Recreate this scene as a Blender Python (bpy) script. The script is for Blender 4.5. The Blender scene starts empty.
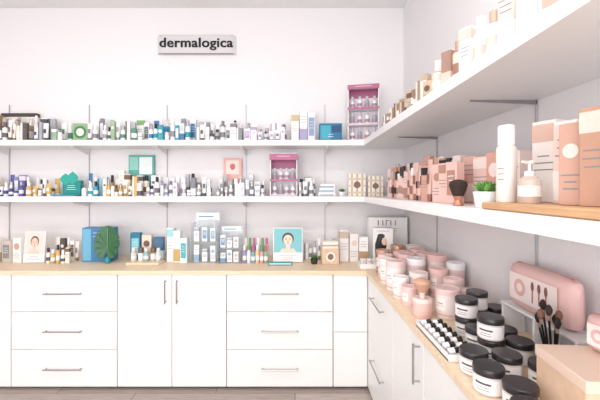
import bpy, math, random
from mathutils import Matrix, Vector
R = random.Random(11)
sc = bpy.context.scene
sc.view_settings.view_transform = 'Standard'

# ------------------------------------------------------------------ materials
_m = {}
def lin(c):
    return tuple(((v/12.92) if v <= 0.04045 else ((v+0.055)/1.055)**2.4) for v in c)
def M(hexc, rough=0.45, metal=0.0, alpha=1.0):
    key = (hexc, rough, metal, alpha)
    if key in _m: return _m[key]
    h = hexc.lstrip('#')
    c = lin(tuple(int(h[i:i+2], 16)/255 for i in (0, 2, 4)))
    m = bpy.data.materials.new('paint_'+h)
    m.use_nodes = True
    nt = m.node_tree
    b = nt.nodes['Principled BSDF']
    b.inputs['Base Color'].default_value = (*c, 1)
    b.inputs['Roughness'].default_value = rough
    b.inputs['Metallic'].default_value = metal
    b.inputs['Alpha'].default_value = alpha
    _m[key] = m
    return m
def noise_mat(name, c1, c2, scale, rough=0.6, bump=0.05, stretch=(1, 1, 1)):
    m = bpy.data.materials.new(name); m.use_nodes = True
    nt = m.node_tree; b = nt.nodes['Principled BSDF']
    tc = nt.nodes.new('ShaderNodeTexCoord'); mp = nt.nodes.new('ShaderNodeMapping')
    mp.inputs['Scale'].default_value = stretch
    n = nt.nodes.new('ShaderNodeTexNoise'); n.inputs['Scale'].default_value = scale
    n.inputs['Detail'].default_value = 6
    r = nt.nodes.new('ShaderNodeValToRGB')
    r.color_ramp.elements[0].position = .3; r.color_ramp.elements[1].position = .7
    r.color_ramp.elements[0].color = (*lin(c1), 1); r.color_ramp.elements[1].color = (*lin(c2), 1)
    bp = nt.nodes.new('ShaderNodeBump'); bp.inputs['Strength'].default_value = bump
    bp.inputs['Distance'].default_value = .01
    L = nt.links.new
    L(tc.outputs['Object'], mp.inputs['Vector']); L(mp.outputs[0], n.inputs['Vector'])
    L(n.outputs['Fac'], r.inputs[0]); L(r.outputs[0], b.inputs['Base Color'])
    L(n.outputs['Fac'], bp.inputs['Height']); L(bp.outputs[0], b.inputs['Normal'])
    b.inputs['Roughness'].default_value = rough
    return m
wallm = noise_mat('wall_paint', (.935, .925, .935), (.945, .935, .945), 60, .75, .03)
ceilm = noise_mat('ceiling_paint', (.93, .93, .93), (.95, .95, .95), 40, .8, .02)
lamin = noise_mat('white_laminate', (.95, .945, .94), (.955, .95, .945), 20, .35, .0)
shelfm = noise_mat('white_shelf_laminate', (.96, .955, .955), (.965, .96, .96), 20, .35, .0)
maple = noise_mat('maple_wood', (.89, .79, .67), (.94, .86, .75), 5, .4, .02, (1, 14, 14))
maple2 = noise_mat('oak_board', (.76, .58, .42), (.84, .68, .52), 6, .45, .02, (14, 1, 14))
kraft = noise_mat('kraft_card', (.85, .72, .61), (.90, .78, .68), 30, .8, .02)
def floor_mat():
    m = bpy.data.materials.new('floor_planks'); m.use_nodes = True
    nt = m.node_tree; b = nt.nodes['Principled BSDF']; L = nt.links.new
    tc = nt.nodes.new('ShaderNodeTexCoord')
    br = nt.nodes.new('ShaderNodeTexBrick')
    br.inputs['Color1'].default_value = (*lin((.72, .66, .63)), 1)
    br.inputs['Color2'].default_value = (*lin((.84, .78, .75)), 1)
    br.inputs['Mortar'].default_value = (*lin((.45, .42, .40)), 1)
    br.inputs['Scale'].default_value = 1
    br.inputs['Brick Width'].default_value = 1.2; br.inputs['Row Height'].default_value = .12
    br.inputs['Mortar Size'].default_value = .003
    mp = nt.nodes.new('ShaderNodeMapping'); mp.inputs['Scale'].default_value = (2, 30, 1)
    n = nt.nodes.new('ShaderNodeTexNoise'); n.inputs['Scale'].default_value = 3; n.inputs['Detail'].default_value = 8
    mx = nt.nodes.new('ShaderNodeMixRGB'); mx.blend_type = 'MULTIPLY'; mx.inputs[0].default_value = .6
    L(tc.outputs['Object'], br.inputs['Vector']); L(tc.outputs['Object'], mp.inputs['Vector'])
    L(mp.outputs[0], n.inputs['Vector'])
    L(br.outputs['Color'], mx.inputs[1]); L(n.outputs['Fac'], mx.inputs[2])
    L(mx.outputs[0], b.inputs['Base Color']); b.inputs['Roughness'].default_value = .45
    return m
floorm = floor_mat()
steel = M('#a9a7a7', .3, .9)
WHITE = M('#f4f2f3', .4); BLACK = M('#17161a', .35); GREY = M('#8d8f96', .5)
ACR = M('#dfeaf2', .08, 0, .28)

# ------------------------------------------------------------------ mesh builder
class MB:
    def __init__(s):
        s.v = []; s.f = []; s.mi = []; s.sm = []; s.mats = []; s.T = Matrix.Identity(4)
    def at(s, x, y, z, rot=0, tilt=0):
        s.T = Matrix.Translation((x, y, z)) @ Matrix.Rotation(math.radians(rot), 4, 'Z') @ Matrix.Rotation(math.radians(tilt), 4, 'X')
        return s
    def add(s, vs, fs, mat, smooth=False):
        if mat not in s.mats: s.mats.append(mat)
        k = s.mats.index(mat); o = len(s.v)
        s.v += [s.T @ Vector(p) for p in vs]
        for f in fs:
            s.f.append([i+o for i in f]); s.mi.append(k); s.sm.append(smooth)
    def box(s, x0, x1, y0, y1, z0, z1, mat):
        vs = [(x, y, z) for z in (z0, z1) for x, y in ((x0, y0), (x1, y0), (x1, y1), (x0, y1))]
        s.add(vs, [(3, 2, 1, 0), (4, 5, 6, 7), (0, 1, 5, 4), (1, 2, 6, 5), (2, 3, 7, 6), (3, 0, 4, 7)], mat)
    def cb(s, w, d, h, mat, c=.0015, cx=0, cy=0, z0=0):
        """box with small chamfers"""
        c = min(c, w*.3, d*.3, h*.3)
        def ring(i, z):
            a, b = w/2-i, d/2-i
            q = c
            return [(cx+x, cy+y, z0+z) for x, y in ((-a+q, -b), (a-q, -b), (a, -b+q), (a, b-q), (a-q, b), (-a+q, b), (-a, b-q), (-a, -b+q))]
        rs = [ring(c, 0), ring(0, c), ring(0, h-c), ring(c, h)]
        vs = sum(rs, []); fs = [tuple(range(7, -1, -1)), tuple(range(24, 32))]
        for k in range(3):
            for i in range(8):
                j = (i+1) % 8
                fs.append((k*8+i, k*8+j, k*8+8+j, k*8+8+i))
        s.add(vs, fs, mat)
    def lathe(s, prof, mat, seg=16, cx=0, cy=0, z0=0, sx=1, sy=1):
        vs = []; fs = []
        for r, z in prof:
            for i in range(seg):
                a = 2*math.pi*i/seg
                vs.append((cx+r*sx*math.cos(a), cy+r*sy*math.sin(a), z0+z))
        n = len(prof)
        for k in range(n-1):
            for i in range(seg):
                j = (i+1) % seg
                fs.append((k*seg+i, k*seg+j, (k+1)*seg+j, (k+1)*seg+i))
        fs.append(tuple(range(seg-1, -1, -1))); fs.append(tuple((n-1)*seg+i for i in range(seg)))
        s.add(vs, fs, mat, True)
    def quad(s, x0, x1, z0, z1, y, mat):
        s.add([(x0, y, z0), (x1, y, z0), (x1, y, z1), (x0, y, z1)], [(0, 1, 2, 3)], mat)
    def disc(s, cx, cz, rx, rz, y, mat, seg=20, a0=0, a1=2*math.pi):
        vs = [(cx+rx*math.cos(a0+(a1-a0)*i/seg), y, cz+rz*math.sin(a0+(a1-a0)*i/seg)) for i in range(seg)]
        s.add(vs, [tuple(range(seg))], mat)
    def poly(s, pts, y, mat):
        s.add([(x, y, z) for x, z in pts], [tuple(range(len(pts)))], mat)
    def tubepath(s, pts, r, mat, seg=8):
        vs = []; fs = []
        pts = [Vector(p) for p in pts]
        for k, p in enumerate(pts):
            d = (pts[min(k+1, len(pts)-1)]-pts[max(k-1, 0)]).normalized()
            u = d.cross(Vector((0, 0, 1)) if abs(d.z) < .9 else Vector((1, 0, 0))).normalized(); w = d.cross(u)
            for i in range(seg):
                a = 2*math.pi*i/seg
                vs.append(p+u*r*math.cos(a)+w*r*math.sin(a))
        for k in range(len(pts)-1):
            for i in range(seg):
                j = (i+1) % seg
                fs.append((k*seg+i, k*seg+j, (k+1)*seg+j, (k+1)*seg+i))
        fs.append(tuple(range(seg-1, -1, -1))); fs.append(tuple((len(pts)-1)*seg+i for i in range(seg)))
        s.add([tuple(v) for v in vs], fs, mat, True)
    def obj(s, name, parent=None, origin=None):
        xs = [p.x for p in s.v]; ys = [p.y for p in s.v]; zs = [p.z for p in s.v]
        o = Vector(origin) if origin is not None else Vector(((min(xs)+max(xs))/2, (min(ys)+max(ys))/2, min(zs)))
        me = bpy.data.meshes.new(name)
        me.from_pydata([tuple(p-o) for p in s.v], [], s.f)
        for m in s.mats: me.materials.append(m)
        me.polygons.foreach_set('material_index', s.mi)
        me.polygons.foreach_set('use_smooth', s.sm)
        me.update()
        me.set_sharp_from_angle(angle=math.radians(35))
        ob = bpy.data.objects.new(name, me); sc.collection.objects.link(ob)
        ob.location = o
        if parent:
            ob.parent = parent; ob.location = o-parent.location
        return ob
def one(name, fn, *a, **k):
    b = MB(); fn(b, *a, **k); return b.obj(name)

# ------------------------------------------------------------------ product parts
def lines(b, w, z0, z1, y, n, mat=GREY):
    for i in range(n):
        z = z0+(z1-z0)*(i+.5)/n; ww = w*R.uniform(.5, .9)/2
        b.quad(-ww, ww, z, z+min(.0035, (z1-z0)/n*.45), y, mat)
def pbox(b, w, d, h, c, a, st=None):
    st = R.randint(0, 4) if st is None else st
    b.cb(w, d, h, c)
    e = .0007; y = -d/2-e
    if st == 0:
        b.cb(w+2*e, d+2*e, h*.22, a, .001, z0=h*.74); lines(b, w, h*.35, h*.6, y, 3)
    elif st == 1:
        b.cb(w+2*e, d+2*e, h*.38, a, .001, z0=h*.04); lines(b, w, h*.55, h*.85, y, 3)
    elif st == 2:
        b.quad(-w*.38, w*.38, h*.2, h*.8, y, a); lines(b, w*.7, h*.4, h*.7, y-e, 3, WHITE)
    elif st == 3:
        r = min(w*.33, h*.2); b.disc(0, h*.66, r, r, y, a); lines(b, w, h*.15, h*.4, y, 3)
    else:
        b.quad(-w*.5, -w*.2, 0.002, h-.002, y, a); lines(b, w*.5, h*.4, h*.7, y, 2)
def pbottle(b, r, h, c, a, cap=None):
    cap = cap or a
    hb = h*R.uniform(.62, .74)
    b.lathe([(r*.93, 0), (r, .003), (r, hb-.01), (r*.85, hb-.002), (r*.42, hb+.002), (r*.42, hb+.006)], c, 14)
    b.lathe([(r*.62, hb+.004), (r*.62, h-.002), (r*.55, h)], cap, 14)
    b.lathe([(r*1.012, hb*.25), (r*1.012, hb*.6)], a, 14)
def ppump(b, r, h, c, a):
    hb = h*.7
    b.lathe([(r*.93, 0), (r, .004), (r, hb-.012), (r*.7, hb), (r*.45, hb+.003)], c, 14)
    b.lathe([(r*.5, hb), (r*.5, hb+h*.08), (r*.2, hb+h*.09), (r*.2, h*.92)], a, 12)
    b.cb(r*1.1, r*.7, h*.07, a, .001, z0=h*.92); b.cb(r*.5, r*1.5, h*.04, a, .001, cy=-r*.7, z0=h*.935)
    b.lathe([(r*1.012, hb*.25), (r*1.012, hb*.65)], WHITE, 14)
def ptube(b, r, h, c, a):
    hc = h*.17
    b.lathe([(r*.8, 0), (r*.85, hc)], a, 14)
    seg = 14; vs = []; fs = []; n = 6
    for k in range(n):
        t = k/(n-1)
        sx = r*(1+.25*t); sy = r*(1-t**1.3)+.0012
        for i in range(seg):
            an = 2*math.pi*i/seg
            vs.append((sx*math.cos(an), sy*math.sin(an), hc+(h-hc)*t))
    for k in range(n-1):
        for i in range(seg):
            j = (i+1) % seg; fs.append((k*seg+i, k*seg+j, (k+1)*seg+j, (k+1)*seg+i))
    fs.append(tuple(range(seg-1, -1, -1))); fs.append(tuple((n-1)*seg+i for i in range(seg)))
    b.add(vs, fs, c, True)
    b.quad(-r*.6, r*.6, h*.42, h*.66, -r*.93, a)
def pjar(b, r, h, c, a):
    b.lathe([(r*.9, 0), (r*.97, .002), (r*.97, h*.6), (r*.9, h*.62)], c, 20)
    b.lathe([(r, h*.6), (r, h-.003), (r*.94, h)], a, 20)
    b.lathe([(r*.985, h*.12), (r*.985, h*.5)], WHITE, 20)
def product(b, x, y, z, w, h, c, a, rot=0, kind=None):
    kind = kind or R.choices(['box', 'bottle', 'tube', 'pump', 'jar'], [5, 4, 3, 1, .6])[0]
    b.at(x, y, z, rot+R.uniform(-7, 7))
    r = w*.46
    if kind == 'box': pbox(b, w, min(.055, w*R.uniform(.6, .9)), h, c, a)
    elif kind == 'bottle': pbottle(b, min(r, h*.18), h, c, a, R.choice([a, WHITE, BLACK, M('#a9abb2', .3, .6)]))
    elif kind == 'tube': ptube(b, min(r*.8, .024), h, c, a)
    elif kind == 'pump': ppump(b, min(r, h*.2), h, c, a)
    else: pjar(b, r, min(h*.5, .07), c, a)
SIL = M('#aaacb3', .3, .4)
PAL = dict(
    grey=[(M('#eceaec'), M('#7d8088')), (SIL, WHITE), (M('#83868e'), WHITE), (M('#f3f2f3'), M('#4f5058')), (M('#b1b2b9'), M('#5a5f6a')), (M('#f3f2f3'), SIL)],
    tan=[(M('#d0b896'), M('#5a4537')), (M('#efe6dc'), M('#98806a')), (M('#bfb9b4'), M('#3b363a')), (M('#f2f0f0'), M('#6b6460')), (M('#a98f70'), WHITE), (M('#5b524f'), WHITE)],
    green=[(M('#f2f4f1'), M('#7fa872')), (M('#9ab898'), WHITE), (M('#5f8f7e'), WHITE), (M('#e9efe9'), M('#4d8a76')), (M('#f3f2f3'), M('#6f7a76')), (M('#e8e6e6'), M('#4a4f52')), (M('#eceaec'), M('#9a9da2'))],
    blue=[(M('#2f9fb7'), WHITE), (M('#f0f4f6'), M('#2b7fb5')), (M('#3a74a8'), WHITE), (M('#8cc9d8'), M('#23628f')), (M('#eef2f4'), M('#1f97a6')), (M('#d8dde4'), M('#4270a6')), (M('#eceaec'), M('#8a8d96'))],
    navy=[(M('#3b4784'), WHITE), (M('#5b5aa0'), M('#e8e6f2')), (M('#8c90b8'), WHITE), (M('#f0f0f4'), M('#34407e'))],
    lav=[(M('#efecf3'), M('#a799bf')), (M('#e4e4ea'), M('#7f90a5')), (M('#f6f4f6'), M('#c999a6')), (M('#f4f2f4'), M('#6e6f78'))],
    gold=[(M('#f3efe8'), M('#b58b42')), (M('#d4ae68'), WHITE), (M('#efe6d8'), M('#7a5a38')), (M('#f4f2f0'), M('#5c5b60'))],
    rose=[(M('#d6a596', .35, .2), M('#231c1e')), (M('#c89883', .35, .25), M('#2a2224')), (M('#e9c8c0', .4), M('#b58c7e', .35, .3)), (M('#f0ded8'), M('#bd9080', .35, .3)), (M('#e0bab0', .35, .1), M('#9b6d5e', .35, .3))],
    brown=[(M('#a88f7b'), M('#e8dccf')), (M('#7f6a58'), M('#d6c2ae')), (M('#cbb49c'), M('#6a564a')), (M('#bba894'), M('#f0e6dc')), (M('#937d6b'), WHITE)],
)
def fill(b, p0, p1, z, pal, hmin, hmax, wmin=.026, wmax=.05, rot=0, kinds=None, gap=.004):
    p0 = Vector(p0); p1 = Vector(p1); L = (p1-p0).length; d = (p1-p0).normalized(); t = 0
    while True:
        w = R.uniform(wmin, wmax)
        if t+w > L: break
        p = p0+d*(t+w/2)
        c, a = R.choice(PAL[pal])
        product(b, p.x, p.y+R.uniform(-.006, .006), z, w, R.uniform(hmin, hmax), c, a, rot, R.choice(kinds) if kinds else None)
        t += w*1.06+gap

# ------------------------------------------------------------------ room shell
XW, YW, XL, YF, ZC = 1.02, 3.29, -3.3, -2.6, 3.24
def room():
    b = MB(); b.box(XL-.1, XW+.1, YF-.1, YW+.1, -.1, 0, floorm); b.obj('floor', origin=(0, 0, 0))
    b = MB(); b.box(XL-.1, XW+.1, YF-.1, YW+.1, ZC, ZC+.1, ceilm); b.obj('ceiling')
    b = MB(); b.box(XL-.1, XW+.1, YW, YW+.1, 0, ZC, wallm); b.obj('wall_back')
    b = MB(); b.box(XW, XW+.1, YF, YW, 0, ZC, wallm); b.obj('wall_right')
    b = MB(); b.box(XL-.1, XL, YF, YW, 0, ZC, wallm); b.obj('wall_left')
    b = MB()
    wx0, wx1, wz0, wz1 = -2.9, .8, .35, 2.95
    b.box(XL, wx0, YF-.1, YF, 0, ZC, wallm); b.box(wx1, XW, YF-.1, YF, 0, ZC, wallm)
    b.box(wx0, wx1, YF-.1, YF, 0, wz0, wallm); b.box(wx0, wx1, YF-.1, YF, wz1, ZC, wallm)
    b.obj('wall_front')
    b = MB()
    for x in (wx0, -1.7, -.45, wx1-.05): b.box(x, x+.05, YF-.08, YF-.02, wz0, wz1, WHITE)
    for z in (wz0, wz1-.05): b.box(wx0, wx1, YF-.08, YF-.02, z, z+.05, WHITE)
    b.obj('window_1')
room()

# ------------------------------------------------------------------ sign
def sign():
    b = MB(); n = 24; w = .74; h = .165
    vs = []; fs = []
    for i in range(n+1):
        t = i/n*2-1; x = t*w/2
        y = -.03+.028*max(0, (abs(t)-.86)/.14)**1.5
        for dy in (0, .008):
            for z in (0, h): vs.append((x, y+dy, z))
    for i in range(n):
        a = i*4; c = a+4
        fs += [(a, c, c+1, a+1), (a+2, a+3, c+3, c+2), (a, a+2, c+2, c), (a+1, c+1, c+3, a+3)]
    fs += [(0, 1, 3, 2), (n*4, n*4+2, n*4+3, n*4+1)]
    b.at(-.92, YW-.004, 2.805).add(vs, fs, M('#d9d8db', .4))
    b.cb(.70, .006, .006, M('#98979b'), cy=-.026, z0=-.006)
    b.cb(.70, .006, .004, M('#b5b4b8'), cy=-.026, z0=h)
    for x in (-.25, .25): b.cb(.02, .02, .02, GREY, cx=x, cy=-.011, z0=h/2)
    s = b.obj('wall_sign')
    cu = bpy.data.curves.new('sign_text', 'FONT'); cu.body = 'dermalogica'; cu.size = .124
    cu.align_x = 'CENTER'; cu.extrude = .002; cu.offset = .0018; cu.space_character = 1.06; cu.materials.append(BLACK)
    for nm, dx, dy in (('lettering', 0, 0), ('lettering_bold', .0045, .0002)):
        t = bpy.data.objects.new(nm, cu); sc.collection.objects.link(t)
        t.rotation_euler = (math.pi/2, 0, 0); t.parent = s; t.scale = (1.07, 1, 1)
        t.location = Vector((-.922+dx, YW-.037-dy, 2.86))-s.location
sign()

# ------------------------------------------------------------------ shelves
XS, YS = .585, 2.99
Z1, Z2, TH = 1.959, 1.476, .046
def lshape(b, z0, z1, xf, yf, mat, x_left, y_near):
    e = .001
    o = [(x_left, YW-e), (x_left, yf), (xf, yf), (xf, y_near), (XW-e, y_near), (XW-e, YW-e)]
    vs = [(x, y, z) for z in (z0, z1) for x, y in o]
    fs = [(0, 1, 2, 5)[::1], (2, 3, 4, 5), (6, 7, 8, 11), (8, 9, 10, 11)]
    fs = [tuple(reversed(f)) if i < 2 else f for i, f in enumerate(fs)]
    for i in range(6):
        j = (i+1) % 6; fs.append((i, j, 6+j, 6+i))
    b.add(vs, fs, mat)
for zt in (Z1, Z2):
    b = MB(); lshape(b, zt-TH, zt, XS, YS, shelfm, XL+.001, .45)
    s = b.obj('wall_shelf')
    b = MB(); BR = M('#8e8b90', .4, .3)
    for x in (-2.68, -1.93, -1.2, -.46, .28):
        b.add([(x-.004, YW-.005, zt-TH-.06), (x-.004, YW-.005, zt-TH), (x-.004, YS+.04, zt-TH), (x-.004, YS+.04, zt-TH-.012),
               (x+.004, YW-.005, zt-TH-.06), (x+.004, YW-.005, zt-TH), (x+.004, YS+.04, zt-TH), (x+.004, YS+.04, zt-TH-.012)],
              [(0, 1, 2, 3), (7, 6, 5, 4), (0, 3, 7, 4), (1, 5, 6, 2), (2, 6, 7, 3), (0, 4, 5, 1)], WHITE)
    for y in (2.5, 1.47, .75):
        b.add([(XW-.005, y-.004, zt-TH-.018), (XW-.005, y-.004, zt-TH), (XS+.15, y-.004, zt-TH), (XS+.15, y-.004, zt-TH-.005),
               (XW-.005, y+.004, zt-TH-.018), (XW-.005, y+.004, zt-TH), (XS+.15, y+.004, zt-TH), (XS+.15, y+.004, zt-TH-.005)],
              [(3, 2, 1, 0), (4, 5, 6, 7), (4, 7, 3, 0), (2, 6, 5, 1), (3, 7, 6, 2), (1, 5, 4, 0)], BR)
    b.obj('brackets', parent=s)
b = MB()
UP = M('#bbbac0', .4, .2)
for x in (-2.68, -1.93, -1.2, -.46, .28):
    for z0, z1 in ((.93, Z2-TH-.001), (Z2+.001, Z1-TH-.001), (Z1+.001, 2.33)): b.box(x-.004, x+.004, YW-.01, YW-.001, z0, z1, UP)
for y in (2.5, 1.47, .75):
    for z0, z1 in ((.93, Z2-TH-.001), (Z2+.001, Z1-TH-.001), (Z1+.001, 2.33)): b.box(XW-.01, XW-.001, y-.004, y+.004, z0, z1, UP)
b.obj('shelf_uprights')

# ------------------------------------------------------------------ cabinets
YC, XC, ZT = 2.69, .56, .916
b = MB(); lshape(b, .886, ZT, XC-.02, YC-.02, maple, XL+.001, .4)
b.obj('countertop')
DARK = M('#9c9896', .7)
def handle(b, p0, p1, out):
    p0 = Vector(p0); p1 = Vector(p1); o = Vector(out)
    d = (p1-p0).normalized()*.012
    b.tubepath([p0+o, p1+o], .0055, steel)
    b.tubepath([p0+d, p0+d+o], .004, steel); b.tubepath([p1-d, p1-d+o], .004, steel)
def front(b, x0, x1, z0, z1):   # back run front panel
    g = .0022
    b.T = Matrix.Identity(4)
    b.cb(x1-x0-2*g, .018, z1-z0-2*g, lamin, .002, cx=(x0+x1)/2, cy=YC+.009, z0=z0+g)
def frontR(b, y0, y1, z0, z1):
    g = .0022
    b.T = Matrix.Identity(4)
    b.cb(.018, y1-y0-2*g, z1-z0-2*g, lamin, .002, cx=XC+.009, cy=(y0+y1)/2, z0=z0+g)
zb = .018; zt = .884; dz = (zt-zb)/3
def carcass(x0, x1):
    b = MB(); b.box(x0+.001, x1-.001, YC+.02, YW-.001, zb, .885, lamin)
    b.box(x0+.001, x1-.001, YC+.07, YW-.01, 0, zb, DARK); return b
def cab(name, x0, x1, kind):
    o = carcass(x0, x1).obj(name); b = MB(); hb = MB()
    if kind == 'drawers':
        for i in range(3):
            front(b, x0, x1, zb+i*dz, zb+(i+1)*dz); zz = zb+(i+.5)*dz; c = (x0+x1)/2
            handle(hb, (c-.145, YC, zz), (c+.145, YC, zz), (0, -.03, 0))
    elif kind == 'doors':
        c = (x0+x1)/2; front(b, x0, c, zb, zt); front(b, c, x1, zb, zt)
        for s in (-1, 1): handle(hb, (c+s*.045, YC, .665), (c+s*.045, YC, .845), (0, -.03, 0))
    b.obj('fronts', parent=o)
    if hb.v: hb.obj('handles', parent=o)
cab('drawer_cabinet', -2.182, -1.368, 'drawers')
cab('door_cabinet', -1.366, -.527, 'doors')
cab('drawer_cabinet', -.525, .292, 'drawers')
cab('door_cabinet', -3.02, -2.184, 'doors')
o = carcass(.294, 1.018).obj('corner_cabinet'); b = MB(); front(b, .294, XC-.001, zb, .44); front(b, .294, XC-.001, .44, zt); b.obj('fronts', parent=o)
def cabR(name, y0, y1, kind):
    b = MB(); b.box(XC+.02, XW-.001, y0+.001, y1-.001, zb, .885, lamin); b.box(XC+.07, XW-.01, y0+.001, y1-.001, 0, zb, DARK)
    o = b.obj(name); b = MB(); hb = MB(); c = (y0+y1)/2
    if kind == 'drawers':
        for z0, z1 in ((zb, .44), (.44, zt)):
            frontR(b, y0, y1, z0, z1)
            handle(hb, (XC, c-.15, z1-.12), (XC, c+.15, z1-.12), (-.03, 0, 0))
    else:
        frontR(b, y0, y1, zb, zt)
        handle(hb, (XC, y0+.05, .665), (XC, y0+.05, .845), (-.03, 0, 0))
    b.obj('fronts', parent=o); hb.obj('handles', parent=o)
cabR('drawer_cabinet', 2.0, 2.688, 'drawers')
cabR('door_cabinet', 1.52, 1.998, 'door')
cabR('door_cabinet', 1.02, 1.518, 'door')
cabR('door_cabinet', .42, 1.018, 'door')

# ------------------------------------------------------------------ back shelf products
E = .0008
def rowfill(z, secs, yb=3.175, yf=3.065):
    for x0, x1, pal, h0, h1 in secs:
        b = MB()
        fill(b, (x0, yb, 0), (x1, yb, 0), z+E, pal, h0*1.28, h1*1.22, .034, .058, gap=.001)
        fill(b, (x0, yf, 0), (x1, yf, 0), z+E, pal, h0*.8, h1*1.0, .03, .052, gap=.001)
        b.obj('skincare_products')
rowfill(Z1, [(-3.2, -2.3, 'tan', .14, .21), (-2.29, -2.13, 'grey', .13, .18), (-2.12, -1.98, 'green', .12, .17),
    (-1.82, -1.69, 'grey', .13, .19), (-1.68, -1.29, 'green', .13, .19), (-1.28, -1.10, 'blue', .13, .19), (-1.09, -.88, 'blue', .14, .2),
    (-.87, -.45, 'grey', .12, .18), (-.44, -.06, 'lav', .09, .15)])
rowfill(Z2, [(-3.2, -2.63, 'tan', .1, .16), (-2.62, -2.36, 'navy', .1, .16), (-2.35, -2.12, 'gold', .1, .16), (-1.87, -1.69, 'blue', .12, .18),
    (-1.68, -1.31, 'gold', .11, .19), (-1.30, -1.0, 'lav', .11, .17), (-.99, -.7, 'grey', .11, .17), (-.69, -.25, 'grey', .1, .17), (.03, .19, 'grey', .12, .18)])

def card(b, x, y, z, w, h, c, rot=0, tilt=0, d=.012):
    b.at(x, y, z, rot, tilt); b.cb(w, d, h, c)
    return -d/2-.0008
b = MB(); b.at(-1.9, 3.12, Z1+E); b.cb(.13, .05, .16, M('#8fae86')); b.disc(0, .083, .055, .055, -.026, M('#3f7d4c')); b.disc(0, .083, .035, .035, -.027, M('#dfe9da')); b.obj('soap_box')
b = MB(); b.at(-2.55, 3.25, Z1+E); b.cb(.33, .04, .28, M('#e9e2db')); b.cb(.332, .042, .035, M('#4a403c'), z0=.245); lines(b, .3, .15, .2, -.022, 2); b.obj('gift_box')
b = MB()
for i, (c, a, h) in enumerate([('#f0ebe4', '#c9b48e', .25), ('#f4f2f4', '#a79fc5', .28), ('#e5e2ee', '#8c9fc0', .27)]):
    b.at(.0+i*.073, 3.14, Z1+E, R.uniform(-5, 5)); pbox(b, .066, .05, h, M(c), M(a), i % 3)
b.obj('serum_boxes')
b = MB(); b.at(.315, 3.12, Z1+E); b.cb(.2, .07, .16, M('#1f6f9c')); b.quad(-.09, .0, .02, .14, -.036, M('#39a6bd')); b.quad(.01, .09, .08, .14, -.036, M('#154a72')); lines(b, .07, .03, .07, -.037, 2, WHITE); b.obj('travel_kit_box')
def display(b, x, y, z, w, h, rot, tiers, top=.16):
    mg = M('#b5668c', .45); b.at(x, y, z, rot); d = .12
    PW = M('#f6eff3', .4)
    b.cb(w, .008, h, PW, cy=d/2-.004)
    b.cb(.008, d, h*.97, PW, cx=-w/2+.004); b.cb(.008, d, h*.97, PW, cx=w/2-.004)
    b.cb(w+.004, d, .012, PW, z0=h*.97)
    b.quad(-w/2+.009, w/2-.009, h*(1-top)-.02, h*.965, d/2-.009, mg)
    b.cb(w+.004, .006, h*top*.5, mg, cy=-d/2-.004, z0=h*(1-top*.55))
    lines(b, w*.8, h*(1-top*.4), h*(1-top*.15), -d/2-.0078, 1, WHITE)
    for t in range(tiers):
        z0 = h*(1-top)*t/tiers; th = h*(1-top)/tiers
        b.cb(w-.018, d-.01, .012, PW, z0=z0); b.cb(w+.002, .005, th*.13, mg if t == tiers-1 else M('#d9c6d2'), cy=-d/2-.003, z0=z0)
        for k in range(4):
            T = b.T.copy(); b.T = T @ Matrix.Translation((-w/2+.04+k*(w-.08)/3, -.01, z0+.0125))
            pbottle(b, .02, th*.78, [M('#f4f2f5'), M('#a3a8b4'), M('#f0e6ec')][(k+t) % 3], M('#a98fa0'), M('#c9c7cf')); b.T = T
one('tiered_display_stand', display, .61, 3.12, Z1+E, .27, .50, -12, 3)
one('tiered_display_stand', display, -.1, 3.13, Z2+E, .24, .38, 0, 2, .3)
b = MB(); y = card(b, -1.43, 3.265, Z2+E, .24, .38, M('#5fa9a0')); b.quad(-.02, .1, .2, .36, y, M('#e7f3f0')); b.quad(-.11, -.03, .24, .36, y, M('#8fcfc4')); b.obj('product_card')
b = MB(); y = card(b, -.58, 3.26, Z2+E, .17, .35, M('#e6b1a9')); b.quad(-.06, .06, .2, .33, y, M('#f5d9d3')); b.disc(0, .27, .025, .03, y-.001, M('#c26a63')); b.obj('product_card')
def teal(b):
    b.at(-1.99, 3.14, Z2+E); b.cb(.16, .05, .14, M('#1d8f8d')); lines(b, .12, .05, .1, -.027, 3, WHITE)
    for s, r0 in ((-1, .17), (.3, .2)):
        pts = [(s*.05+math.sin(t*math.pi)*.05*(1 if k else -1)+.0, .10+t*r0*.6) for k in (0, 1) for t in ([i/8 for i in range(9)] if k else [1-i/8 for i in range(1, 8)])]
        b.poly(pts, -.03-.002*s, M('#2aa79a'))
    b.cb(.2, .1, .015, M('#2c9aa5'), cx=-.0, cy=-.09)
one('leaf_display_box', teal)
b = MB(); b.at(.28, 3.12, Z2+E)
for i in range(3): b.cb(.15-.01*i, .08, .035, [WHITE, M('#e7eef4'), WHITE][i], cx=.004*i, z0=.036*i); b.quad(-.065, .06, .036*i+.006, .036*i+.014, -.042, M('#4a7fb0'))
b.obj('stacked_cream_boxes')

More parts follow.
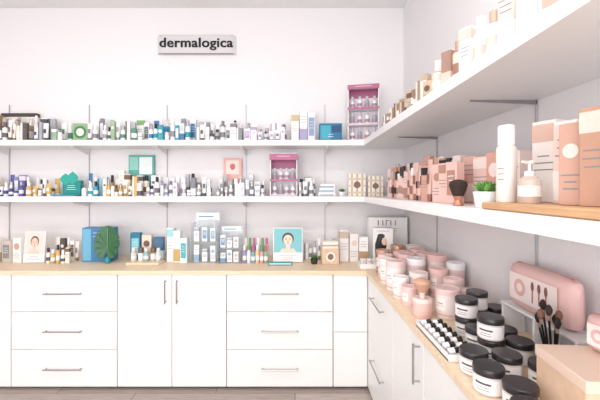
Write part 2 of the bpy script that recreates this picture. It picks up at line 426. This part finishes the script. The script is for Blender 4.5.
# ------------------------------------------------------------------ succulents
def succulent(b, x, y, z, r, pot, n=26, hh=None, green=('#5f8f4e', '#7fae66')):
    b.at(x, y, z); h = r*1.3
    b.lathe([(r*.72, 0), (r*.78, .003), (r, h-.004), (r, h), (r*.88, h), (r*.86, h*.86)], pot, 20)
    b.lathe([(r*.85, h*.8), (r*.5, h*.9)], M('#4b3b30', .9), 16)
    for i in range(n):
        a = i*2.4; t = i/n; L = (hh or r*1.1)*(1.1-.35*t); el = math.radians(25+60*t)
        T = b.T.copy()
        b.T = T @ Matrix.Translation((0, 0, h*.86)) @ Matrix.Rotation(a, 4, 'Z') @ Matrix.Rotation(-el, 4, 'Y')
        w = r*.2
        b.add([(0, -w*.5, 0), (0, w*.5, 0), (L*.5, w, 0), (L*.5, -w, 0), (L, 0, L*.08), (L*.45, 0, w*.7), (L*.45, 0, -w*.5)],
              [(0, 3, 5), (3, 4, 5), (4, 2, 5), (2, 1, 5), (1, 0, 5), (0, 6, 3), (3, 6, 4), (4, 6, 2), (2, 6, 1), (1, 6, 0)], M(green[i % 2], .5))
        b.T = T
one('potted_succulent', succulent, .415, 3.1, Z2+E, .03, WHITE, 24, .044, ('#3f7a3d', '#62a050'))
one('potted_succulent', succulent, .645, 1.18, Z2+E, .042, WHITE, 40, .055, ('#4f8a42', '#86b862'))
one('potted_succulent', succulent, .16, 2.92, ZT+E, .032, M('#3a3433'), 26, .05, ('#3b6a3a', '#568a48'))

def plaid(b, x, y, z, w, h, rot):
    b.at(x, y, z, rot); b.cb(w, .07, h, M('#efe9e2')); y0 = -.036
    for i in range(3):
        b.quad(-w/2+w*(.15+i*.3), -w/2+w*(.25+i*.3), .002, h-.002, y0, M('#c9ab8b'))
        b.quad(-w/2+.001, w/2-.001, h*(.12+i*.3), h*(.2+i*.3), y0-.0006, M('#d8c3ab'))
    b.disc(0, h*.5, w*.2, w*.2, y0-.0012, M('#7b6251'))
one('gift_box', plaid, .55, 3.12, Z2+E, .15, .2, -4)
one('gift_box', plaid, .71, 3.09, Z2+E, .13, .18, -10)
# ------------------------------------------------------------------ right mid shelf
b = MB()
fill(b, (.80, 2.8, 0), (.80, 1.66, 0), Z2+E, 'rose', .2, .26, .045, .06, rot=-70, kinds=['tube', 'box', 'bottle'], gap=.001)
fill(b, (.70, 2.62, 0), (.69, 1.74, 0), Z2+E, 'rose', .16, .22, .035, .05, rot=-70, kinds=['tube', 'bottle', 'bottle', 'box'], gap=.001)
b.obj('makeup_products')
b = MB()
for i in range(4):
    b.at(.81, 1.58-i*.1, Z2+E, -78+R.uniform(-4, 4)); pbox(b, .085, .06, .21-.01*(i % 2), M(['#e3b5a8', '#f0d0c8', '#dca796', '#f2ddd6'][i], .35, .1), M('#f4e2dc'), [1, 0, 3, 1][i])
for i in range(3):
    b.at(.69, 1.66-i*.075, Z2+E, -70); pbox(b, .06, .045, .18, M('#edc5bb', .35, .1), M('#be9283', .35, .3), [3, 0, 2][i])
b.obj('foundation_boxes')
def kabuki(b, x, y, z, s=1, bris='#3a2a25', hand=None):
    b.at(x, y, z)
    b.lathe([(.017*s, 0), (.02*s, .004*s), (.014*s, .02*s), (.02*s, .036*s)], hand or M('#c08a72', .3, .5))
    b.lathe([(.019*s, .035*s), (.028*s, .06*s), (.034*s, .078*s), (.03*s, .09*s), (.016*s, .098*s), (.002*s, .1*s)], M(bris, .95), 20)
    for i in range(40):
        a = i*2.4; r = .03*s*math.sqrt(i/40)
        b.add([(r*math.cos(a)-.001, r*math.sin(a), .085*s), (r*math.cos(a)+.001, r*math.sin(a), .085*s), (r*1.12*math.cos(a), r*1.12*math.sin(a), (.103-.012*(i/40))*s)], [(0, 1, 2)], M(bris, .95))
one('kabuki_brush', kabuki, .625, 1.34, Z2+E)
def board(b): b.at(.72, .84, Z2+E); b.cb(.24, .58, .022, maple2, .004)
one('wooden_tray_board', board)
ZB = Z2+E+.0225
def tallbottle(b):
    b.at(.652, 1.08, ZB, -60)
    b.lathe([(.026, 0), (.028, .004), (.028, .165), (.02, .178)], M('#efe6e0', .35), 24)
    b.lathe([(.0235, .176), (.0235, .232), (.021, .236)], M('#faf7f5', .3), 24)
    lines(b, .025, .06, .11, -.0286, 3, M('#b98d7a'))
one('lotion_bottle', tallbottle)
def dispenser(b):
    b.at(.66, .985, ZB, -60)
    b.lathe([(.026, 0), (.028, .004), (.028, .065), (.018, .075), (.011, .078)], M('#ead9cd', .1, 0, .55), 24)
    b.lathe([(.025, .003), (.0255, .04)], M('#b47a52', .2), 24)
    b.lathe([(.013, .076), (.013, .09), (.004, .092), (.004, .112)], M('#f5f3f2'), 16)
    b.cb(.022, .014, .009, M('#f5f3f2'), z0=.111); b.cb(.008, .036, .006, M('#f5f3f2'), cy=-.02, z0=.113)
    b.lathe([(.0284, .02), (.0284, .05)], M('#f2ece7'), 24)
one('soap_dispenser', dispenser)
b = MB()
for x, y, w, d, h, c, a, st in [(.79, 1.085, .07, .06, .25, '#f4ebe6', '#dcb9aa', 0), (.79, 1.005, .06, .05, .235, '#f7f2ef', '#e6c6bb', 3), (.745, .945, .06, .05, .215, '#f3d5cd', '#f6eeea', 1), (.71, .88, .055, .055, .205, '#cfa593', '#f0e1d8', 3), (.77, .86, .06, .06, .24, '#e9cdc3', '#f8f1ee', 1), (.71, .815, .055, .055, .23, '#c29781', '#ead3c8', 0), (.76, .76, .06, .06, .21, '#e6c3b4', '#b98a73', 2), (.7, .68, .06, .06, .2, '#e6c3b4', '#b98a73', 2)]:
    b.at(x, y, ZB, -68); pbox(b, w, d, h, M(c), M(a), st)
b.obj('cosmetic_boxes')

# ------------------------------------------------------------------ right top shelf
b = MB()
fill(b, (.70, 2.75, 0), (.66, 1.66, 0), Z1+E, 'brown', .11, .16, .035, .05, rot=-60, kinds=['box', 'box', 'bottle', 'tube'], gap=0)
fill(b, (.82, 2.75, 0), (.82, 1.3, 0), Z1+E, 'brown', .12, .16, .045, .06, rot=-60, kinds=['box'], gap=.006)
b.obj('tea_and_powder_packs')
b = MB()
b.at(.64, 1.56, Z1+E, -60); pbottle(b, .03, .15, M('#ecccc2', .3, .1), M('#f3ddd4'), M('#e9d9d2'))
b.at(.64, 1.455, Z1+E, -60); pbox(b, .045, .04, .15, M('#a88270'), M('#dcc4b6'), 1)
b.at(.645, 1.375, Z1+E, -65); pbottle(b, .024, .16, M('#e9cfc4'), M('#a07866'), M('#c7a18d', .3, .3))
b.at(.64, 1.29, Z1+E, -65); pbox(b, .05, .045, .17, M('#f3f0ee'), M('#e0c8be'), 0)
b.at(.64, 1.205, Z1+E, -65); pbottle(b, .024, .17, M('#f4f1ef'), M('#dccdc5'), WHITE)
b.at(.64, 1.12, Z1+E, -65); pbottle(b, .026, .15, M('#f6f3f1'), M('#e9d5cb'), M('#d9b8a6', .3, .3))
b.at(.64, 1.04, Z1+E, -65); pbox(b, .05, .045, .17, M('#f0d6cd'), M('#f4ece8'), 1)
b.at(.64, .96, Z1+E, -65); ppump(b, .028, .18, M('#f4f2f1'), WHITE)
b.at(.66, .88, Z1+E, -65); pbox(b, .06, .05, .18, M('#f4f0ee'), M('#cda898'), 2)
b.obj('body_care_bottles')

# ------------------------------------------------------------------ back counter items
ZK = ZT+E
b = MB()
for i, x in enumerate((-2.64, -2.53, -2.43, -2.34)):
    b.at(x, 2.98, ZK, -12, 0); pbox(b, .085, .06, .19+.02*(i % 2), M(['#d9cbbb', '#efeae6', '#c8bfb6', '#f2eeec'][i]), M(['#8b7a6b', '#b7a38d', '#8c8a8c', '#cc9f8d'][i]), i)
b.obj('mask_boxes')
def facecard(b, w, h, bg, hair, skin):
    y = -.0080
    b.quad(-w/2+.006, w/2-.006, h*.28, h-.006, y, M(bg))
    b.disc(0, h*.68, w*.2, h*.18, y-.0006, M(hair)); b.disc(0, h*.64, w*.155, h*.155, y-.0012, M(skin))
    b.poly([(-w*.08, h*.3), (w*.08, h*.3), (w*.07, h*.52), (-w*.07, h*.52)], y-.0010, M(skin))
    b.poly([(-w*.3, h*.285), (w*.3, h*.285), (w*.2, h*.39), (-w*.2, h*.39)], y-.0011, M(skin))
    for s in (-1, 1):
        b.disc(s*w*.07, h*.65, w*.028, h*.009, y-.0018, M('#3a2a28')); b.disc(s*w*.07, h*.69, w*.035, h*.006, y-.0018, M(hair))
    b.disc(0, h*.61, w*.015, h*.02, y-.0017, M('#d9a58f')); b.disc(0, h*.56, w*.04, h*.012, y-.0018, M('#c45a5e'))
    lines(b, w*.7, h*.06, h*.22, y, 3)
b = MB(); b.at(-2.2, 2.95, ZK+.003, 4, -6); b.cb(.17, .012, .26, WHITE); facecard(b, .17, .26, '#e9d6d0', '#7a5645', '#efc9b6'); b.cb(.1, .05, .02, WHITE, cy=.03, z0=.003); b.obj('promo_card')
b = MB(); fill(b, (-2.08, 3.05, 0), (-1.85, 3.05, 0), ZK, 'tan', .16, .22); fill(b, (-2.09, 2.94, 0), (-1.85, 2.94, 0), ZK, 'gold', .1, .16); b.obj('skincare_products')
def bluebox(b):
    bl = M('#3f7fae'); b.at(-1.70, 3.06, ZK, 3)
    b.cb(.25, .12, .29, bl); b.quad(-.12, -.05, .01, .28, -.0607, M('#6fb2d2')); b.quad(.0, .11, .03, .26, -.0607, M('#2c628f')); lines(b, .08, .2, .26, -.0614, 2, WHITE)
one('gift_set_box', bluebox)
def monstera(b):
    b.at(-1.575, 2.93, ZK, 5, -7)
    n = 144; pts = [(0, .10)]
    hw, hh = .105, .145
    for i in range(n+1):
        t = i/n*2*math.pi
        u = min(t, 2*math.pi-t)
        r = 1-.45*math.exp(-(u/.3)**2)
        r *= 1-.06*math.cos(u)
        k = (u*6/math.pi) % 1
        if .7 < u < 2.8: r *= 1-.30*max(0, 1-abs(k-.5)/.1)
        pts.append((-math.sin(t)*hw*r, .16-math.cos(t)*hh*r))
    vs = [(x, -.012-.25*abs(x)+1.2*x*x, z) for x, z in pts]; vs[0] = (0, -.0, .13)
    b.add(vs, [(0, i, i+1) for i in range(1, n+1)], M('#2a6139', .4))
    b.tubepath([(0, .02, .0), (0, .01, .08), (0, .0, .13)], .004, M('#4d8a4a'))
    b.tubepath([(0, -.004, .12), (0, -.014, .2), (0, -.014, .29)], .002, M('#7fb070'))
    b.lathe([(.02, 0.003), (.026, .02), (.018, .05), (.02, .055)], M('#2f8f9c'), cy=.015)
one('monstera_leaf', monstera)
b = MB()
for i, (x, c, a) in enumerate([(-1.40, '#2f7e9c', '#8fd0dc'), (-1.30, '#e8d9cc', '#7a5a4a'), (-1.2, '#3b6f94', '#d9ecf2')]):
    b.at(x, 3.09, ZK, R.uniform(-5, 5)); pbox(b, .085, .05, .24-.02*i, M(c), M(a), [2, 3, 1][i])
b.obj('supplement_boxes')
def palette(b):
    b.at(-1.25, 2.93, ZK); b.cb(.27, .14, .018, maple)
    for i in range(5):
        c = ['#e9cfc2', '#f2efe9', '#8fb8b4', '#dab7a2', '#c4d5d8'][i]
        T = b.T.copy(); b.T = T @ Matrix.Translation((-.105+i*.052, .01+.02*(i % 2), .0185)); (pjar if i % 2 else pbottle)(b, .022, .11, M(c), M('#6d5a4e') if i % 2 else M('#e8e6e4')); b.T = T
one('sample_tray', palette)
b = MB()
for i in range(3):
    b.at(-1.065+i*.065, 3.02-.025*i, ZK, -6); pbox(b, .058, .06, [.29, .27, .21][i], M(['#eef3f4', '#f4f4f4', '#dfeff0'][i]), M(['#9fd0d6', '#c9a56a', '#58aeb9'][i]), i)
b.obj('cleanser_boxes')
def acrylic(b, x, y, w, h, tiers):
    b.at(x, y, ZK); d = .16
    b.cb(w, .004, h, ACR, cy=d/2-.002)
    for s in (-1, 1): b.cb(.004, d, h*.8, ACR, cx=s*(w/2-.002))
    for t in range(tiers):
        z0 = h*.82*t/tiers; b.cb(w-.01, d-.01, .004, ACR, z0=z0)
        for k in range(3):
            c, a = R.choice([('#eef2f6', '#8fb0cc'), ('#f4f4f6', '#aab2bc'), ('#e6edf3', '#6f97ba'), ('#f2f0f2', '#cdbf9e')])
            T = b.T.copy(); b.T = T @ Matrix.Translation((-w/2+.04+k*(w-.08)/2, -.02, z0+.0045)); pbox(b, .044, .04, h*.82/tiers*R.uniform(.6, .85), M(c), M(a)); b.T = T
    b.quad(-w/2+.01, w/2-.01, h*.84, h*.98, d/2-.006, M('#eef4f8'))
    b.quad(-w/2+.03, w/2-.06, h*.89, h*.92, d/2-.007, M('#6f9fb8'))
one('acrylic_display_rack', acrylic, -.77, 3.02, .22, .42, 2)
one('acrylic_display_rack', acrylic, -.555, 3.0, .19, .30, 2)
b = MB()
for k in range(2):
    for i in range(6):
        b.at(-.425+i*.036, 3.03-k*.08, ZK); pbottle(b, .0165, .2-.05*k, [M('#e3a5b5'), M('#8aba94'), M('#9a8fc4'), M('#e9e4ec'), M('#79b0ba'), M('#ecc98f')][(i+k*2) % 6], WHITE, [WHITE, M('#6f9f5c'), M('#c2628c')][i % 3])
b.obj('body_mist_bottles')
b = MB(); b.at(-.06, 2.97, ZK+.003, 0, -6); b.cb(.25, .014, .29, WHITE); facecard(b, .25, .29, '#7cc0c8', '#4a342c', '#f1d3c4'); b.cb(.12, .06, .02, WHITE, cy=.035, z0=.004); b.obj('promo_poster_stand')
b = MB(); b.at(-.12, 2.87, ZK, 0); b.cb(.2, .03, .025, M('#3b95a4')); b.quad(-.09, .09, .008, .016, -.0158, WHITE); b.obj('lip_balm_box')
b = MB(); fill(b, (.08, 3.1, 0), (.36, 3.1, 0), ZK, 'grey', .14, .2); b.obj('skincare_products')
def kraftb(b):
    b.at(.29, 2.92, ZK, 4); b.cb(.14, .08, .13, kraft); b.disc(0, .065, .04, .04, -.041, M('#f2ece4')); b.disc(0, .065, .025, .025, -.042, M('#8a6a52'))
    b.cb(.13, .07, .06, M('#efe9e2'), z0=.1305); b.cb(.132, .072, .012, M('#b99a7c'), z0=.15)
one('soap_gift_box', kraftb)
b = MB()
for i in range(3):
    b.at(.42+i*.085, 3.03, ZK, R.uniform(-6, 6)); pbox(b, .075, .06, .27-.03*i, M('#f3f0ee'), M(['#c9b9a9', '#e4d6c9', '#b9987c'][i]), [0, 3, 1][i])
b.obj('white_gift_boxes')
def lady(b):
    b.at(.735, 2.93, ZK+.0, -12); w = .16; h = .30
    b.cb(w, .07, h, M('#f7f5f4')); y = -.0358
    b.poly([(-.06, .05), (.01, .05), (.03, .16), (.0, .235), (-.045, .23), (-.065, .16)], y, BLACK)
    b.disc(.012, .19, .022, .032, y-.0008, M('#eec9b5')); b.poly([(.0, .13), (.05, .1), (.06, .05), (0.0, .05)], y-.0008, M('#eec9b5'))
    b.disc(.02, .195, .004, .002, y-.0014, BLACK); b.disc(.026, .177, .005, .003, y-.0014, M('#c4484e'))
    b.disc(-.015, .235, .03, .018, y-.0012, BLACK)
    lines(b, .12, .262, .285, y, 1); lines(b, .12, .015, .04, y, 2)
one('illustrated_box', lady)
def widebox(b):
    b.at(.83, 3.17, ZK, -3); b.cb(.34, .12, .37, M('#f8f6f6')); y = -.061
    for i, x in enumerate((-.09, -.05, -.02, .02, .06)): b.quad(x, x+.008, .30, .345, y, M('#6a676c'))
    b.quad(-.02, .01, .34, .346, y, M('#6a676c')); lines(b, .26, .24, .28, y, 2)
one('display_box', widebox)
def whtray(b):
    b.at(.64, 2.79, ZK, 0); b.cb(.26, .12, .012, WHITE); b.cb(.26, .006, .04, WHITE, cy=-.06); b.cb(.006, .12, .04, WHITE, cx=-.128); b.cb(.006, .12, .04, WHITE, cx=.128)
    for i in range(5):
        T = b.T.copy(); b.T = T @ Matrix.Translation((-.1+i*.045, 0, .0125)); pbox(b, .036, .06, .055, M('#f4efec'), M('#c6a691'), 1); b.T = T
one('sample_tray', whtray)

# ------------------------------------------------------------------ right counter: canisters
PK = M('#f1d2cf', .35); PK2 = M('#f7e9e6', .35); CU = M('#b98d7b', .3, .4); PKL = M('#ecc4bf', .35)
def canister(b, x, y, r, h, body=PK, lid=PK2, sticker=True, z=ZK):
    b.at(x, y, z, -60)
    b.lathe([(r*.97, 0), (r, .003), (r, h*.82)], body, 28)
    b.lathe([(r*1.03, h*.80), (r*1.03, h-.004), (r*.98, h), (r*.9, h), (r*.88, h-.003)], lid, 28)
    b.lathe([(r*1.008, h*.1), (r*1.008, h*.16)], M('#e6bab4'), 28)
    if sticker:
        n = 8
        for zz0, zz1, aw, rr, mt in ((.28, .68, 28, 1.012, M('#fbf5f3')), (.50, .53, 16, 1.018, M('#b87f78')), (.42, .44, 20, 1.018, M('#c9a09a'))):
            vs = []
            for i in range(n+1):
                a = math.radians(-90-aw+2*aw*i/n)
                for zz in (h*zz0, h*zz1): vs.append((r*rr*math.cos(a), r*rr*math.sin(a), zz))
            b.add(vs, [(2*i, 2*i+2, 2*i+3, 2*i+1) for i in range(n)], mt, True)
cans = [(.66, 2.62, .05, .17, CU, M('#caa08c', .35, .2)), (.78, 2.66, .052, .2, M('#d0ac9c'), CU), (.90, 2.7, .052, .19, PK, PK2),
        (.64, 2.48, .05, .16, PK2, PK), (.76, 2.5, .055, .18, PK, PKL), (.89, 2.54, .055, .19, PK, PKL),
        (.62, 2.33, .052, .16, PK2, WHITE), (.75, 2.35, .055, .19, PK, PKL), (.88, 2.38, .055, .19, PK, PKL),
        (.625, 2.17, .058, .18, PK2, PK), (.76, 2.2, .055, .19, PK, WHITE), (.90, 2.22, .06, .21, PK2, PKL),
        (.61, 2.02, .045, .12, PK2, WHITE), (.72, 2.04, .052, .14, PK, PK2), (.84, 2.05, .05, .16, PK, PKL), (.95, 2.07, .05, .19, PK, WHITE),
        (.62, 1.89, .042, .10, PK, PKL), (.86, 1.9, .05, .14, PK2, PK), (.75, 1.72, .058, .14, PK2, PK), (.88, 1.74, .05, .12, PK2, PK)]
for c in cans: one('pink_canister', canister, *c)
def brushcup(b):
    canister(b, .625, 1.72, .045, .09, M('#ecc6bd'), M('#f4dad3'), False)
    b.at(.625, 1.72, ZK+.088); b.lathe([(.012, 0), (.013, .02), (.02, .03)], M('#f4dcd4'), 16)
    b.lathe([(.018, .03), (.034, .055), (.042, .075), (.036, .088), (.018, .096), (.002, .098)], M('#cfa48c', .95), 24)
one('powder_brush_pot', brushcup)

def minis(b):
    b.at(.61, 1.43, ZK, 0); b.cb(.115, .34, .008, WHITE)
    b.cb(.005, .34, .026, WHITE, cx=-.055); b.cb(.005, .34, .026, WHITE, cx=.055); b.cb(.115, .005, .026, WHITE, cy=-.168); b.cb(.115, .005, .026, WHITE, cy=.168)
    T = b.T.copy()
    for i in range(7):
        for j in range(2):
            b.T = T @ Matrix.Translation((-.044+.05*j, -.138+i*.046, .022)) @ Matrix.Rotation(math.radians(78), 4, 'Y')
            b.lathe([(.011, 0), (.012, .002), (.012, .022), (.006, .024)], M('#efeaea'), 14); b.lathe([(.010, .0245), (.0105, .044)], BLACK, 14)
    b.T = T
one('mini_sample_tray', minis)

def jar(b, x, y, z=ZK, r=.045, h=.078):
    b.at(x, y, z, -50)
    b.lathe([(r*.9, 0), (r*.97, .003), (r*.97, h*.72), (r*.9, h*.74)], M('#dcd4d2', .2), 28)
    b.lathe([(r, h*.73), (r*1.01, h*.745), (r*1.01, h-.003), (r*.97, h), (r*.3, h+.0005)], M('#2c292c', .3), 28)
    b.lathe([(r*.985, h*.09), (r*.985, h*.64)], M('#f4f0ef'), 28)
    n = 8
    for z0, z1, aw, mt in ((.42, .50, 30, M('#5b5154')), (.30, .33, 22, M('#9b8f90')), (.20, .23, 26, M('#9b8f90'))):
        vs = []
        for i in range(n+1):
            a = math.radians(-90-aw+2*aw*i/n)
            for zz in (h*z0, h*z1): vs.append((r*.995*math.cos(a), r*.995*math.sin(a), zz))
        b.add(vs, [(2*i, 2*i+2, 2*i+3, 2*i+1) for i in range(n)], mt, True)
JH = .0795
js = [(.83, 1.60), (.935, 1.63), (.735, 1.50), (.83, 1.485), (.722, 1.385), (.822, 1.375), (.72, 1.285), (.61, 1.195), (.812, 1.265), (.60, 1.085), (.705, 1.165), (.634, .985), (.785, 1.10), (.595, .885)]
for x, y in js: one('cosmetic_jar', jar, x, y)
for x, y in [(.832, 1.602), (.735, 1.502), (.718, 1.286)]: one('cosmetic_jar', jar, x, y, ZK+JH)

def brushes(b):
    b.at(.868, 1.18, ZK); b.lathe([(.028, 0), (.03, .003), (.031, .085), (.029, .085), (.027, .01)], BLACK, 20)
    for i in range(8):
        a = i*.8; r = .02; L = .15+.02*(i % 3); kx = .9 if math.cos(a) > 0 else 1.5
        p0 = Vector((r*.3*math.cos(a), r*.3*math.sin(a), .012)); p1 = Vector((r*kx*math.cos(a)-.008, r*1.5*math.sin(a), L))
        b.tubepath([p0, p1], .0035, BLACK); q = p1+(p1-p0).normalized()*.016
        b.tubepath([p1, q], .005, M('#c9b0a0', .3, .7))
        T = b.T.copy(); b.T = T @ Matrix.Translation(q)
        b.lathe([(.005, 0), (.010, .012), (.011, .02), (.006, .032), (.001, .036)], M(['#2b2224', '#7b5a48', '#3a2d2c'][i % 3], .95), 12); b.T = T
one('makeup_brush_holder', brushes)
def riser(b):
    b.at(.955, 1.33, ZK); b.cb(.10, .42, .01, WHITE, z0=.125)
    b.cb(.10, .01, .125, WHITE, cy=-.2); b.cb(.10, .01, .125, WHITE, cy=.2); b.cb(.10, .01, .125, WHITE)
one('display_riser', riser)
def pouch(b, x, y, z, L, h, d, rot):
    b.at(x, y, z, rot); nu, nv = 28, 20; vs = []; fs = []
    for i in range(nu+1):
        u = i/nu*2-1; k = (1-abs(u)**5)**.5 if abs(u) < 1 else 0
        k = max(k, .12)
        for j in range(nv):
            a = 2*math.pi*j/nv; ca, sa = math.cos(a), math.sin(a)
            vs.append((u*L/2, d/2*k*math.copysign(abs(ca)**.6, ca), h/2+h/2*(k*.25+.75 if k > .12 else .6)*math.copysign(abs(sa)**.6, sa)*(1 if sa > 0 else 1)))
    for i in range(nu):
        for j in range(nv):
            q = (j+1) % nv; fs.append((i*nv+j, i*nv+q, (i+1)*nv+q, (i+1)*nv+j))
    fs.append(tuple(range(nv))); fs.append(tuple(nu*nv+j for j in range(nv-1, -1, -1)))
    b.add(vs, fs, M('#e8c0bc', .4), True)
    y = -d/2-.001
    b.quad(-L*.38, L*.36, h*.2, h*.8, y, M('#f6e6e2'))
    b.disc(-L*.2, h*.5, h*.19, h*.19, y-.001, M('#e4b4b0')); b.disc(-L*.2, h*.5, h*.1, h*.1, y-.0016, M('#f6e3de'))
    for i in range(3): b.quad(L*.0+i*L*.1, L*.02+i*L*.1, h*.28, h*.55, y-.001, M('#b5736d')); b.disc(L*.01+i*L*.1, h*.63, L*.025, h*.1, y-.001, M('#8b5a54'))
    b.tubepath([(-L*.42, 0, h*.99), (L*.42, 0, h*.99)], .003, M('#c9827c'))
one('brush_set_pouch', pouch, .95, 1.34, ZK+.1365, .36, .18, .085, -90)
def kbox(b):
    b.at(.82, .92, ZK, -5); w, d, h = .24, .2, .165
    b.cb(w, d, h, kraft, .003); b.quad(-w*.35, w*.35, h*.3, h*.7, -d/2-.001, M('#f2e4d8')); lines(b, w*.6, h*.35, h*.65, -d/2-.002, 3, M('#8a6a52'))
    b.cb(w+.004, d+.004, .03, M('#ecd2c0'), z0=h-.03+.002)
one('cardboard_box', kbox)
one('brush_set_pouch', pouch, .87, .93, ZK+.1685, .17, .1, .07, -80)

# ------------------------------------------------------------------ added ceiling fill lights + daylight
def add_fill_light(x, y, pw):  # unseen ceiling fixture and area light, added to brighten the room
    b = MB(); b.at(x, y, ZC-.0125)
    b.lathe([(.10, .012), (.10, .004), (.09, 0), (.08, 0), (.078, .008)], WHITE, 28)
    o = b.obj('fill_light_fixture')
    l = bpy.data.lights.new('fill_lamp', 'AREA'); l.shape = 'DISK'; l.size = .15; l.energy = pw; l.color = (1, .96, .92)
    lo = bpy.data.objects.new('fill_lamp', l); sc.collection.objects.link(lo); lo.parent = o; lo.location = Vector((x, y, ZC-.02))-o.location
for x in (-2.2, -.9, .35):
    for y in (1.0, -.9): add_fill_light(x, y, 9.5)
l = bpy.data.lights.new('window_daylight', 'AREA'); l.shape = 'RECTANGLE'; l.size = 3.7; l.size_y = 2.6; l.energy = 136; l.color = (1, .985, .97)
lo = bpy.data.objects.new('window_daylight', l); sc.collection.objects.link(lo)
lo.location = (-1.05, YF-.15, 1.65); lo.rotation_euler = (math.radians(90), 0, 0)
w = bpy.data.worlds.new('sky'); sc.world = w; w.use_nodes = True
w.node_tree.nodes['Background'].inputs[0].default_value = (.95, .97, 1, 1); w.node_tree.nodes['Background'].inputs[1].default_value = 1.1

cam = bpy.data.cameras.new('camera'); cam.lens = 21; cam.sensor_width = 36; cam.clip_start = .05
cam.shift_x = 5/600; cam.shift_y = -11/600
co = bpy.data.objects.new('camera', cam); sc.collection.objects.link(co)
co.location = (0, 0, 1.54); co.rotation_euler = (math.radians(90), 0, 0)
sc.camera = co
